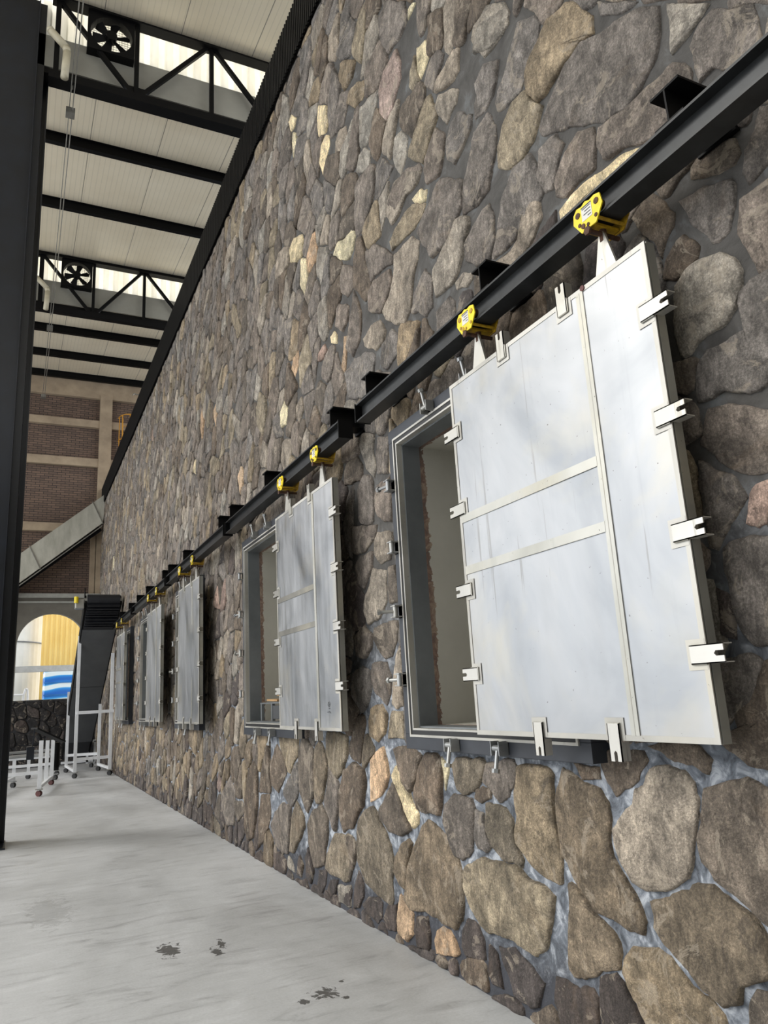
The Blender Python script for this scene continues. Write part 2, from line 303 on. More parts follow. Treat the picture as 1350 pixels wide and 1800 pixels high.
STONES = """t 337,120 324,121 314,120 311,117 313,104 313,92 310,81 312,69 316,67 330,70 338,75 347,81 343,108
b 295,123 277,123 278,117 290,117
m 303,121 293,117 279,113 274,108 274,103 276,91 272,81 266,75 262,69 260,64 262,59 269,59 280,61 289,61 292,65 300,71 305,78 310,82 311,98 310,108
m 305,70 299,68 293,63 289,59 281,56 277,52 277,47 279,41 292,37 302,30 310,30 313,33 309,53
b 275,130 249,131 247,127 254,119 259,115 269,111 273,116 275,123
l 246,124 237,126 228,124 224,120 223,114 226,104 229,93 233,85 242,79 249,78 256,76 264,78 269,84 271,91 272,97 266,104 258,109 256,115 249,118
b 219,118 210,121 200,124 190,120 186,115 188,91 193,73 199,75 205,79 212,83 220,86 224,93 225,100 222,109
m 256,72 245,76 234,80 229,84 222,84 213,80 205,76 202,72 201,66 204,59 215,52 218,46 224,44 233,46 241,52 251,58 255,63 255,67
t 275,47 269,51 255,55 249,54 244,50 239,46 232,44 226,41 226,35 266,22 270,31 276,36 278,40
b 210,53 203,54 196,53 198,44 217,38 215,46
d 325,26 316,27 308,26 298,28 296,25 298,11 321,3 328,15
d 293,35 282,39 277,36 272,31 267,21 296,11
b 246,133 227,136 219,134 213,129 217,123 223,126 236,129
o 501,123 496,116 495,105 500,96 513,88 528,84 528,100 525,113 513,120
b 485,123 466,126 448,122 445,120 452,107 464,96 472,101 481,113
c 482,112 474,109 470,103 462,92 454,83 455,78 463,74 467,78 474,88 485,101 487,107
b 495,95 486,102 476,88 469,78 466,72 481,67 499,69 511,75 512,80 501,89
b 438,122 425,122 418,118 418,112 421,101 425,86 441,85 455,86 458,96 448,112
c 419,121 411,115 412,110 417,101 418,100 416,112
m 403,121 373,122 369,119 374,111 385,103 397,100 404,104 409,116
g 368,120 343,123 340,119 343,112 350,104 359,99 366,106 373,110
b 383,105 375,108 367,107 368,101 378,97 384,99
g 406,101 387,99 385,93 388,82 391,72 402,64 410,65 417,74 420,83 417,93
m 373,98 355,98 349,93 347,82 342,74 344,70 359,71 370,76 376,84
g 385,93 377,92 375,81 370,76 376,72 385,73 389,79
m 442,81 427,78 414,72 407,63 404,55 406,41 409,32 416,25 426,26 435,28 450,28 466,25 477,29 474,40 468,54 458,68 450,77
m 470,67 464,65 469,56 477,35 487,36 495,42 489,54 479,63
m 524,81 517,78 508,69 498,60 494,50 499,35 498,25 503,20 512,21 529,24 544,28 553,41 553,53 547,68 535,78
b 580,54 562,56 555,48 565,34 572,23 583,23 594,34
t 396,64 379,69 362,70 346,69 337,66 326,65 321,61 323,51 330,37 339,31 356,34 380,32 388,34 396,40 403,49 403,57
d 402,35 391,33 386,26 387,18 407,13 412,18 409,26
o 432,24 423,23 417,19 414,14 420,10 443,6 444,13 441,19
d 464,22 450,25 448,16 450,6 466,5 468,13
o 486,31 478,28 470,23 472,10 479,4 491,5 493,14 490,24
d 508,19 493,24 493,14 496,5 510,4 515,10
d 539,19 522,22 515,19 518,9 526,4 544,6 551,11
d 556,34 547,26 548,17 557,8 567,5 566,20
d 590,16 572,20 570,17 574,6 586,4
d 372,27 357,30 343,25 334,20 340,9 346,6 361,8 366,18
d 381,26 374,23 371,7 380,6 385,13
t 234,499 229,494 219,476 219,466 230,469 237,468 247,466 256,464 264,464 270,474 270,486 260,495 248,502
t 272,478 269,469 261,459 266,450 271,445 281,442 293,443 303,451 301,463 294,473 283,479
g 182,443 184,431 188,422 198,414 209,413 221,417 245,432 264,442 265,448 256,457 240,467 228,468 211,460 201,457 191,452
g 179,412 175,408 172,400 173,393 180,389 187,387 195,387 207,392 223,398 226,405 223,414 212,412 201,411 190,411
c 194,383 201,382 210,382 225,384 243,386 256,385 258,391 251,393 235,395 218,393 205,390
g 215,480 191,456 195,457 204,461 213,470
l 177,441 158,422 164,419 171,417 179,416 179,421
g 158,418 141,404 141,395 141,384 153,383 161,393 168,393 170,400 170,412 164,417
g 228,419 227,409 230,398 242,398 252,396 259,401 258,411 248,420 238,424
g 253,435 249,425 257,417 261,407 267,410 272,423 268,436 261,437
g 271,524 259,515 255,507 260,495 271,489 277,482 290,483 298,487 300,492 289,504 279,516
l 298,562 282,549 279,537 287,530 298,530 315,542 308,559
g 304,525 295,519 296,508 305,500 317,502 318,522
g 275,440 270,426 268,411 276,404 284,399 308,415 299,431 289,440
g 170,388 165,385 170,382 182,383 188,383 186,385 177,387
g 146,363 137,360 142,336 148,339 157,337 158,342 156,351 150,356
g 147,334 143,333 139,313 144,292 159,302 164,321 161,333 155,333
g 187,350 180,349 174,349 168,346 163,343 162,340 164,332 168,324 173,323 176,324 180,332 184,340
b 158,358 158,351 161,348 172,352 180,355 180,360 177,362 167,363
b 190,347 192,342 197,338 201,332 204,342 214,359 202,366 196,357
b 188,336 184,332 182,326 184,321 188,319 197,320 201,322 198,330 192,335
l 167,311 165,306 168,298 172,293 177,289 184,289 190,288 195,285 199,286 200,297 198,308 195,317 188,320 180,319 172,318
g 154,300 148,298 152,269 161,262 167,259 172,259 182,264 189,264 194,265 193,274 191,279 186,283 177,282 169,284 168,288 169,294 167,298 161,301
g 189,261 181,259 175,255 168,251 159,246 159,235 163,228 170,228 177,229 183,233 187,237 191,242 196,247 193,252 191,258
g 198,242 192,237 185,232 181,225 180,222 184,218 189,214 193,210 197,205 200,207 200,218 200,233
p 176,226 170,226 171,218 173,211 178,210 183,212 181,217 179,223
g 190,207 180,208 170,206 163,200 169,168 186,169 191,175 194,183 194,192 195,200 194,205
b 180,165 170,165 177,130 190,127 196,128 201,131 207,133 211,137 200,137 200,143 200,154 189,157 184,163
d 200,192 195,188 193,177 194,172 200,173
l 492,276 468,272 466,263 473,253 490,252 500,261 499,271
g 489,312 465,312 465,294 468,279 489,287 495,298 494,305
l 501,358 488,352 491,342 489,326 491,318 503,328 508,339 513,351 508,360
l 503,251 482,246 482,235 484,223 495,213 515,211 520,221 516,233 508,241
b 505,207 481,210 465,207 469,197 479,185 490,183 504,192 509,201
g 511,182 488,181 482,171 485,159 492,152 508,160 515,170
l 466,193 464,174 465,151 476,149 483,152 480,169 473,186
t 518,150 500,153 492,146 497,133 509,126 523,130 522,142
t 484,148 467,147 468,130 492,130 489,140
g 523,211 510,203 511,193 523,186 539,188 544,204
g 530,181 518,177 516,164 524,152 534,147 549,159 550,176
g 537,291 492,282 497,273 513,267 530,266 539,271
g 502,264 505,252 520,238 532,245 537,259 523,265
g 483,348 464,342 466,327 468,316 485,320 487,337
b 538,346 521,345 512,335 513,323 547,328 546,339
b 474,248 465,247 462,232 463,221 477,221 478,234
c 371,606 367,597 368,588 372,585 381,581 384,590 381,609
t 385,607 384,591 382,582 393,582 397,588 393,596
l 332,562 333,547 340,545 351,548 363,554 362,558 353,563 344,566 337,566
l 283,550 280,538 281,532 289,530 297,529 306,532 313,544 316,552 312,559 304,559 291,556
p 412,636 407,622 409,608 417,602 426,593 436,592 443,604 442,623 431,633
t 471,661 469,649 476,645 491,650 504,664 498,672 482,668
g 421,691 394,663 394,646 404,641 424,644 435,669 435,687 427,688
l 336,534 339,527 347,525 353,521 361,535 364,543 357,548 344,541
g 293,518 296,509 302,500 310,497 322,500 322,508 315,518 306,524
g 309,494 302,481 304,465 312,453 323,446 330,444 338,451 339,465 332,478 324,493
g 340,520 324,505 327,498 337,491 348,487 356,497 355,510 348,518
l 414,564 405,552 409,540 419,530 426,543 428,558 424,567
l 475,598 465,586 469,575 478,575 492,586 487,598
g 392,521 389,514 396,508 412,509 429,508 440,520 431,530 414,530
c 381,650 378,647 387,645 393,644 390,652
g 354,582 349,574 356,566 366,557 376,573 371,580 364,585
g 366,530 356,516 359,503 367,493 383,497 385,508 382,519 372,526
c 384,494 387,486 402,495 405,502 392,500
t 387,485 393,479 408,477 421,479 440,481 442,488 430,493 416,497 405,497
c 507,542 503,533 510,523 519,519 535,529 550,542 541,549 522,542
l 390,513 396,507 412,509 426,502 438,501 445,514 440,526 423,529 409,526
l 409,472 400,463 404,452 410,443 414,434 418,421 427,415 440,420 455,432 459,440 448,447 438,458 436,474 422,474
g 468,503 451,489 437,475 442,470 459,476 478,476 482,493 484,506
g 445,468 441,457 450,449 463,440 484,452 482,468 472,473
g 393,439 386,426 389,408 398,405 409,414 416,416 410,429 401,435
g 365,490 342,471 344,455 354,444 366,440 383,442 393,456 399,469 390,477 378,482
g 315,437 313,426 313,411 320,403 334,406 344,416 345,425 332,434 322,437
l 282,418 272,408 272,399 280,391 291,386 300,383 310,379 316,383 317,397 304,395 292,398 284,407
g 291,435 284,422 287,410 295,400 307,399 317,401 312,410 305,419 298,430
g 322,462 310,454 315,446 327,443 344,447 341,464 334,471
g 367,404 361,398 363,387 374,381 385,383 384,402
l 349,410 340,405 339,400 347,399 358,404 359,410
b 333,404 320,393 318,384 331,381 338,382 338,397
g 494,423 479,414 485,394 495,385 531,398 536,423 517,428
g 448,420 438,410 440,397 460,393 470,401 467,415
l 467,437 458,425 463,416 475,416 497,428 499,437 482,441
g 510,486 499,460 504,438 520,431 530,443 519,469
c 628,613 626,603 628,590 646,592 661,600 662,616 651,623
l 684,633 667,623 666,604 682,603 710,608 713,627 701,636
o 650,497 649,482 663,474 670,483 666,495
p 580,471 575,460 583,457 599,461 595,469
o 530,455 529,449 538,423 544,431 539,447 537,457
c 556,472 552,465 553,457 564,463 565,471
g 582,644 565,623 569,605 586,600 598,619 600,640
g 543,492 523,479 526,467 538,462 551,472 549,488
g 528,520 508,506 512,490 526,487 537,498 535,514
l 660,568 649,555 662,539 678,544 668,561
c 571,719 548,699 548,684 555,676 573,684 576,705
c 549,668 549,658 558,649 569,639 574,656 565,670 555,672
c 645,770 634,757 640,750 651,753 656,769
c 641,744 633,736 639,720 647,716 646,735
t 507,713 484,693 491,681 510,684 521,706 516,718
l 511,648 510,638 522,631 536,638 534,648 523,653
l 899,523 863,496 869,476 879,474 893,501 902,518
t 785,505 760,490 757,464 768,447 792,468 796,491
c 693,459 684,443 689,434 707,434 710,453
o 1083,600 1070,575 1078,546 1096,572 1096,593
o 996,573 989,557 1000,540 1012,558 1012,569
l 645,445 639,431 654,421 661,427 660,442
l 630,408 624,396 629,380 650,380 651,396 641,406
t 1020,503 982,486 975,471 1005,467 1032,482 1036,499
t 607,132 566,130 567,115 577,102 591,96 607,104 612,115
b 554,110 537,106 534,97 540,81 562,63 580,57 589,68 584,88 572,103
m 599,54 565,56 556,48 568,32 576,22 605,22 618,25 614,37
b 628,72 614,64 615,52 623,36 624,26 648,20 656,34 661,53 644,67
g 731,64 708,62 712,42 719,21 738,17 761,24 773,39 760,52
m 693,70 673,59 671,49 685,38 704,23 715,23 707,53
b 664,127 642,115 641,98 642,81 663,62 679,76 684,99 682,115
b 747,117 728,105 717,94 733,81 746,72 766,77 769,96
b 829,97 815,94 816,71 817,53 833,20 853,14 868,27 861,62 850,87
b 802,65 775,67 773,46 800,19 814,13 813,41
g 934,73 910,61 912,22 941,19 966,39 965,53
p 991,74 978,70 975,58 988,51 998,56
d 639,20 621,23 625,12 633,4 643,7
d 613,17 597,20 603,9 612,4 623,7
l 597,16 571,20 573,6 578,4 596,4
l 719,19 708,16 702,7 716,7 723,11
d 663,34 652,16 659,6 671,9 673,25
d 687,25 679,17 685,6 697,6 690,19"""
PAL = dict(d=(80, 72, 68), k=(46, 44, 44), b=(108, 97, 85), m=(122, 110, 93), t=(144, 130, 108), g=(121, 113, 105), l=(153, 144, 131), c=(226, 210, 172), o=(192, 163, 132), p=(166, 143, 130))

def clip(poly, nx, ny, c):
    out = []
    for i in range(len(poly)):
        a = poly[i]; b = poly[(i+1) % len(poly)]
        da = a[0]*nx + a[1]*ny - c; db = b[0]*nx + b[1]*ny - c
        if da <= 0: out.append(a)
        if (da < 0 < db) or (db < 0 < da):
            t = da/(da-db); out.append((a[0]+(b[0]-a[0])*t, a[1]+(b[1]-a[1])*t))
    return out
def area(p): return sum(p[i][0]*p[(i+1) % len(p)][1]-p[(i+1) % len(p)][0]*p[i][1] for i in range(len(p)))/2
def centroid(p):
    A = area(p); cx = cy = 0
    for i in range(len(p)):
        a = p[i]; b = p[(i+1) % len(p)]; k = a[0]*b[1]-b[0]*a[1]; cx += (a[0]+b[0])*k; cy += (a[1]+b[1])*k
    return cx/6/A, cy/6/A
def resample(p, step):
    out = []
    for i in range(len(p)):
        a = p[i]; b = p[(i+1) % len(p)]; L = math.dist(a, b); n = max(1, round(L/step))
        for k in range(n): out.append((a[0]+(b[0]-a[0])*k/n, a[1]+(b[1]-a[1])*k/n))
    return out
def chaikin(p):
    out = []
    for i in range(len(p)):
        a = p[i]; b = p[(i+1) % len(p)]
        out.append((a[0]*.75+b[0]*.25, a[1]*.75+b[1]*.25)); out.append((a[0]*.25+b[0]*.75, a[1]*.25+b[1]*.75))
    return out
def inset(p, g):
    """shrink a convex cell by g, as half-plane clips"""
    q = list(p)
    if area(p) < 0: p = p[::-1]; q = q[::-1]
    for i in range(len(p)):
        a = p[i]; b = p[(i+1) % len(p)]; dx, dy = b[0]-a[0], b[1]-a[1]; L = math.hypot(dx, dy)
        if L < 1e-5: continue
        nx, ny = dy/L, -dx/L; q = clip(q, nx, ny, a[0]*nx+a[1]*ny-g)
        if len(q) < 3: return None
    return q
ELONG = .66
def stone_mesh(name, traced, y0, y1, z0, z1, holes, P, spacing, palette, mat, seed, near=9, H0=.027):
    """P(y, z, h) maps wall coordinates and height over the mortar to the world"""
    rnd = random.Random(seed); V = []; F = []; C = []
    ux, uz = -.42, .907; K = ELONG      # cells are longer along this direction of the wall
    def near2(y, z, q):
        dy, dz = q[0]-y, q[1]-z; a = dy*ux+dz*uz; return dy - ux*a*(1-K), dz - uz*a*(1-K)
    def adist(y, z, q): return math.hypot(*near2(y, z, q))
    blk = []
    solids = []
    for code, pl in traced:
        e = resample(pl, .03); blk += e; xs = [q[0] for q in pl]; zs = [q[1] for q in pl]; solids.append((min(xs)-.5, max(xs)+.5, min(zs)-.5, max(zs)+.5, e))
    for a, b, c, d in holes:
        e = resample([(a, c), (b, c), (b, d), (a, d)], .03); blk += e; solids.append((a-.5, b+.5, c-.5, d+.5, e))
    def inside(pt, pl):
        r = False
        for i in range(len(pl)):
            a = pl[i]; b = pl[(i+1) % len(pl)]
            if (a[1] > pt[1]) != (b[1] > pt[1]) and pt[0] < (b[0]-a[0])*(pt[1]-a[1])/(b[1]-a[1])+a[0]: r = not r
        return r
    cs = .5; grid = {}
    def put(p, k): grid.setdefault((int(p[0]//cs), int(p[1]//cs)), []).append((p, k))
    for p in blk: put(p, -1)
    boxes = [(min(q[0] for q in pl), max(q[0] for q in pl), min(q[1] for q in pl), max(q[1] for q in pl), pl) for _, pl in traced]
    seeds = []
    ny = int((y1-y0)/spacing); nz = int((z1-z0)/(spacing*.9))
    for i in range(-1, ny+2):
        for j in range(-1, nz+2):
            y = y0+(i+.5*(j % 2)+.5+rnd.uniform(-.46, .46))*spacing; z = z0+(j+.5+rnd.uniform(-.46, .46))*spacing*.9
            if any(a-.02 < y < b+.02 and c-.02 < z < d+.02 for a, b, c, d in holes): continue
            if any(a < y < b and c < z < d and inside((y, z), pl) for a, b, c, d, pl in boxes): continue
            g = (int(y//cs), int(z//cs))
            md = min([math.dist((y, z), q) for a in (-1, 0, 1) for b in (-1, 0, 1) for q, k in grid.get((g[0]+a, g[1]+b), ()) if k < 0] + [9])
            mo = min([adist(y, z, q) for a in (-1, 0, 1) for b in (-1, 0, 1) for q, k in grid.get((g[0]+a, g[1]+b), ()) if k >= 0] + [9])
            if md < .055 or mo < spacing*.40: continue
            seeds.append((y, z)); put((y, z), len(seeds)-1)
    cells = []
    for i, (y, z) in enumerate(seeds):
        poly = [(y-.4, z-.4), (y+.4, z-.4), (y+.4, z+.4), (y-.4, z+.4)]; g = (int(y//cs), int(z//cs)); nb = []
        for a in (-2, -1, 0, 1, 2):
            for b in (-2, -1, 0, 1, 2):
                for q, k in grid.get((g[0]+a, g[1]+b), ()):
                    if k != i and k >= 0: nb.append((adist(y, z, q), q))
        nb.sort(key=lambda t: t[0])
        for dd, q in nb:
            if dd > 1.2 or dd > 2.0*max(adist(y, z, v) for v in poly): break
            dy, dz = q[0]-y, q[1]-z; a_ = dy*ux+dz*uz; k2 = K*K       # metric G = I - (1-K^2) u u^T
            nx = dy - ux*a_*(1-k2); nz_ = dz - uz*a_*(1-k2); poly = clip(poly, nx, nz_, nx*(q[0]+y)/2 + nz_*(q[1]+z)/2)
            if len(poly) < 3: break
        if len(poly) < 3: continue
        for a, b, c_, d, e in solids:
            if a < y < b and c_ < z < d:
                q = min(e, key=lambda v: (v[0]-y)**2+(v[1]-z)**2); L = math.dist(q, (y, z)) or 1
                nx, nz_ = (q[0]-y)/L, (q[1]-z)/L; poly = clip(poly, nx, nz_, q[0]*nx+q[1]*nz_+.002)
                if len(poly) < 3: break
        if len(poly) < 3: continue
        poly = clip(clip(clip(clip(poly, 0, 1, z1), 0, -1, -z0), 1, 0, y1), -1, 0, -y0)
        if len(poly) < 3: continue
        poly = inset(poly, .002 + .003*rnd.random() + (.006 if z < 1.4 else 0))
        if not poly or abs(area(poly)) < .004: continue
        cells.append((palette(z, rnd), poly, False))
    for code, pl in traced: cells.append((code, pl, True))
    for code, pl, tr in cells:
        c = centroid(pl); yc = c[0]
        det = .022 if yc < 5.5 else .035 if yc < near else .055 if yc < 14 else .09
        if not tr and yc < near:
            pl = resample(pl, .12); pl = [(a+rnd.uniform(-.012, .012), b+rnd.uniform(-.012, .012)) for a, b in pl]
        elif not tr and yc < 16: pl = resample(pl, .2); pl = [(a+rnd.uniform(-.012, .012), b+rnd.uniform(-.012, .012)) for a, b in pl]
        if tr: pl = [(c[0]+(a-c[0])*1.03, c[1]+(b-c[1])*1.03) for a, b in pl]
        if not tr: pl = chaikin(pl)
        if area(pl) < 0: pl = pl[::-1]
        pl = resample(pl, det) if yc < 14 else pl
        # a jagged outline
        if yc < near: pl = [(a+.016*noise.noise((a*9, b*9, 3))+.006*noise.noise((a*34, b*34, 3)), b+.016*noise.noise((a*9, b*9, 9))+.006*noise.noise((a*34, b*34, 5))) for a, b in pl]
        c = centroid(pl); n = len(pl); A = abs(area(pl)); R = math.sqrt(A/math.pi)
        H = (H0*.6 + H0*.6*rnd.random())*min(1, .5+R*2.6); tilt = (rnd.uniform(-.16, .16), rnd.uniform(-.16, .16))
        rings = [(1.0, -.6), (1-.004/max(R, .04), .55), (max(.8, 1-.013/R), .90), (max(.66, 1-.05/R), 1.0), (.36, 1.03)] if yc < 14 else [(1.0, -.5), (.88, .85), (.5, 1.04)]
        base = len(V)
        for s, h in rings:
            for (a, b) in pl:
                y = c[0]+(a-c[0])*s; z = c[1]+(b-c[1])*s
                hh = h*H
                if h > .3: hh += (.013*noise.noise((y*6, z*6, yc)) + .006*noise.noise((y*17, z*17, 2)) + tilt[0]*(y-c[0])*.5 + tilt[1]*(z-c[1])*.5)*min(1, h)*(H0/.04)
                V.append(P(y, z, max(hh, .006) if h > .3 else hh))
        hh = 1.04*H + .013*noise.noise((c[0]*6, c[1]*6, yc)); V.append(P(c[0], c[1], hh))
        k = rnd.uniform(.78, 1.06); col = s2l(PAL[code]); w = rnd.uniform(-.05, .05)
        col = (col[0]*k*(1+w), col[1]*k, col[2]*k*(1-w)); C += [(*col, 1)]*(len(V)-base)
        for r in range(len(rings)-1):
            for i in range(n):
                j = (i+1) % n; F.append((base+r*n+i, base+r*n+j, base+(r+1)*n+j, base+(r+1)*n+i))
        last = base+(len(rings)-1)*n; ct = len(V)-1
        for i in range(n): F.append((last+i, last+(i+1) % n, ct))
    me = bpy.data.meshes.new(name); me.from_pydata(V, [], F); me.update()
    ca = me.color_attributes.new('stone_color', 'FLOAT_COLOR', 'POINT'); ca.data.foreach_set('color', np.array(C, dtype=np.float32).ravel())
    me.polygons.foreach_set('use_smooth', [True]*len(me.polygons))
    me.materials.append(mat); o = bpy.data.objects.new(name, me); COL.objects.link(o); ROOTLOC[o.name] = (0, 0, 0)
    print(name, len(cells), 'stones', len(V), 'verts'); return o
def pal_main(z, r):
    if z < .28: s = 'ddddddbbm'
    elif z < 1.35: s = 'bbbmmmmggttld'
    elif z < 4: s = 'ggggbbbdlltg'
    else: s = 'ggggggggbbbbltttlg'
    x = r.random()
    if z > 3.6 and x < .009: return 'c' if x < .005 else 'o'
    if x > .994 and z > 1: return 'p'
    return r.choice(s)
traced = []
for ln in STONES.split('\n'):
    p = ln.split(); traced.append((p[0], [tuple(float(v)/100 for v in q.split(',')) for q in p[1:]]))
wall = MB()
for y0, y1, z0, z1 in rects(HOLES, -3, 26.4, -.05, 8.4): wall.box(D, D+.35, y0, y1, z0, z1)
wr = struct(wall.build('wall_right', MORTAR))
FH = [(a+.03, b-.03, FZ0+.03, FZ1-.03) for a, b in FR]
ws = struct(stone_mesh('wall_right_stonework', traced, -.5, 26.3, -.01, 8.27, FH, lambda y, z, h: (D-h, y, z), .27, pal_main, STONE, 11))

# black ribbed cladding band above the stone
struct(corr(-3, 26.3, 8.25, 8.9, .055, .014, lambda y, z, d: (D-.045-d, y, z)).build('trim_1', BLACK))
struct(MB().box(D-.04, D+.3, -3, 26.3, 8.4, 8.89).box(D+.3, 8, -3, 26.3, 8.5, 8.6).build('trim_2', BLACK))  # band backing, plus an unseen roof slab added against light leaking from below

# unseen end wall, added behind the camera to darken surfaces facing it
struct(MB().box(-9, 3.4, -5.2, -5, 0, 10.5).build('wall_near_unseen', CONCD))

# ------------------------------------------------------------------ saw-tooth roof
RX0, RX1 = -9, 5.2
def roofz(y, k): return 12.20 + .108*(y-(3.38+7.8*k))
def m_roofsheet():
    n = N('ceiling_sheet'); X = n.xyz()
    seam = n.math('LESS_THAN', n.math('FRACT', n.math('ADD', n.math('MULTIPLY', X[0], .79), .40)), .011)
    rib = n.math('FRACT', n.math('MULTIPLY', X[0], 10)); ribd = n.math('LESS_THAN', rib, .14)
    c = n.ramp(n.noise(.6, 4, .6), [(.3, (204, 192, 168)), (.7, (216, 206, 184))])
    c = n.mix(n.math('MULTIPLY', ribd, .22), c, (140, 136, 122)); c = n.mix(n.math('MULTIPLY', seam, .8), c, (88, 86, 80))
    n.bump(rib, .15, .01); return n.fin(c, .38)
ROOFM = m_roofsheet()
def roof_section(k, ya, yb):
    m = MB(); za, zb = roofz(ya, k), roofz(yb, k)
    m.add([(RX0, ya, za), (RX1, ya, za), (RX1, yb, zb), (RX0, yb, zb), (RX0, ya, za+.1), (RX1, ya, za+.1), (RX1, yb, zb+.1), (RX0, yb, zb+.1)],
          [(0, 1, 2, 3), (7, 6, 5, 4), (0, 4, 5, 1), (1, 5, 6, 2), (2, 6, 7, 3), (3, 7, 4, 0)])
    struct(m.build('ceiling', ROOFM))
roof_section(-1, -5, 3.25); roof_section(0, 3.38, 11.12); roof_section(1, 11.28, 18.92); roof_section(2, 19.08, 26.3)
wlbl = ['black roof purlin just past the nearer truss', 'black roof purlin midway between the two trusses', 'black roof purlin first past the farther truss',
        'black roof purlin second past the farther truss', 'last black roof beam, beside the concrete lintel of the brick building']
for i, (y, k) in enumerate(((13.65, 1), (16.1, 1), (21.8, 2), (24.0, 2), (26.15, 2))):
    z = roofz(y, k); tag(MB().ibeam((RX0, y, z-.115), (RX1, y, z-.115), .11, .23, .014).build('roof_purlin', BLACK), wlbl[i], 'roof beam', 'black purlins under the cream roof sheets')
TY = (11.05, 18.85)
def truss(Y, label):
    t = thing('roof_truss', (0, Y, 11.35), label, 'roof truss', 'black sawtooth roof trusses')
    xl = -.03 if Y < 12 else -9
    MB().ibeam((xl, Y, 13.01), (5, Y, 13.01), .2, .23, .018).build('top_chord', BLACK, t)
    MB().bar((xl, Y, 11.43), (5, Y, 11.43), .14, .15).build('bottom_chord', BLACK, t)
    for k in range(0 if Y < 12 else -3, 2):
        x0 = 1.29+2.52*k; zb, zt = 11.5, 12.92; w = .07
        MB().bar((x0-1.21, Y, zt), (x0-.05, Y, zb), w, w, (0, 1, 0)).build('diagonal', BLACK, t)
        MB().bar((x0+.08, Y, zb), (x0+1.21, Y, zt), w, w, (0, 1, 0)).build('diagonal', BLACK, t)
        MB().bar((x0+.01, Y, zb), (x0+.01, Y, zt), w, w, (0, 1, 0)).build('upright', BLACK, t)
        MB().bar((x0+1.27, Y, zb), (x0+1.27, Y, zt), w, w, (0, 1, 0)).build('upright', BLACK, t)
        MB().box(x0-.14, x0+.16, Y-.008, Y+.008, 11.46, 11.66).build('gusset_plate', BLACK, t)
    MB().bar((.07, Y, 11.5), (.07, Y, 12.92), .08, .08, (0, 1, 0)).build('upright', BLACK, t)
truss(TY[0], 'nearer black steel lattice truss under the upper bright roof light')
truss(TY[1], 'farther black steel lattice truss under the lower bright roof light')
for i, Y in enumerate(TY):
    Y += .16
    struct(corr(-9, 5, 12.26, 13.02, .25, .045, lambda x, z, d: (x, Y-.01+d, z)).build('window_%d' % (i+1), CLEAR))
    struct(MB().box(-9, 5, Y-.04, Y-.02, 11.70, 12.30).build('trim_%d' % (3+i), FLASH))
    tag(MB().box(-9, 5, Y-.03, Y+.26, 11.58, 11.69).build('roof_gutter', BLACK), 'black gutter lip behind the %s lattice truss' % ('nearer', 'farther')[i], 'gutter', 'black roof gutters')

def fan(Y, label):
    cx, cz = .885, 12.52
    t = thing('exhaust_fan', (cx, Y, cz), label, 'fan', 'black exhaust fans in the roof lights')
    m = MB(); s = .37; r0 = .33
    an = [2*math.pi*i/32 for i in range(32)]
    pts = [(math.cos(a)*r0, math.sin(a)*r0) for a in an]
    sq = []
    for a in an:
        k = s/max(abs(math.cos(a)), abs(math.sin(a))); sq.append((math.cos(a)*k, math.sin(a)*k))
    vs = []
    for y in (Y-.20, Y-.03):
        vs += [(cx+x, y, cz+z) for x, z in pts] + [(cx+x, y, cz+z) for x, z in sq]
    fs = []
    for i in range(32):
        j = (i+1) % 32
        fs += [(i, j, 32+j, 32+i), (64+i, 96+i, 96+j, 64+j), (i, 64+i, 64+j, j), (32+i, 32+j, 96+j, 96+i)]
    m.add(vs, fs).build('housing', BLACK, t)
    MB().tube((cx, Y-.2, cz), (cx, Y-.06, cz), .09, 16).build('motor', BLACK, t)
    for k in range(6):
        a = math.pi/3*k+.3; c, s_ = math.cos(a), math.sin(a)
        u = Vector((c, 0, s_)); v = Vector((-s_, 0, c))
        p = [(.06, -.035), (.28, -.085), (.31, 0), (.28, .075), (.06, .035)]
        q = MB(); vs = []
        for off in (0, .006):
            for r_, w in p: vs.append(Vector((cx, Y-.12+off+w*.4, cz)) + u*r_ + v*w)
        q.add(vs, [(4, 3, 2, 1, 0), (5, 6, 7, 8, 9)] + [(i, (i+1) % 5, 5+(i+1) % 5, 5+i) for i in range(5)])
        q.build('blade', BLACK, t)
    g = MB()
    for i in range(-7, 8):
        L = math.sqrt(max(.325**2-(i*.045)**2, 0))
        g.bar((cx-L, Y-.05, cz+i*.045), (cx+L, Y-.05, cz+i*.045), .004, .004); g.bar((cx+i*.045, Y-.05, cz-L), (cx+i*.045, Y-.05, cz+L), .004, .004, (0, 1, 0))
    g.build('wire_guard', BLACK, t)
fan(TY[0]+.15, 'black exhaust fan with round guard behind the nearer truss'); fan(TY[1]+.15, 'black exhaust fan with round guard behind the farther truss')
for Y, l in ((TY[0]-.12, 'cream rainwater pipe elbow beside the nearer fan'), (TY[1]-.12, 'cream rainwater pipe elbow beside the farther fan')):
    tag(MB().path([(-.05, Y, 12.2), (-.03, Y, 12.17), (.20, Y, 11.94), (.22, Y, 11.85), (.20, Y, 11.35)], .06, 14).build('rainwater_pipe', PVC, smooth=True), l, 'pipe', 'rainwater pipes under the roof')
w = thing('suspended_wire', (.31, 11, 11.3), 'pair of thin galvanised wires with small junction boxes strung below the roof trusses', 'cable')
for o in (0, .05):
    p = [(.31+o, y, 11.34-.05*math.sin(math.pi*((y-3.25) % 7.8)/7.8)-o) for y in np.linspace(-3, 24.4, 70)]
    MB().path(p, .008, 6).build('wire', WIRE, w)
for y in (11.6, 19.6, 24.4): MB().box(.26, .40, y-.08, y+.08, 11.24, 11.34).build('junction_box', WIRE, w)
for y in TY: MB().tube((.33, y, 11.28), (.33, y, 11.38), .008, 6).build('wire_tie', WIRE, w)

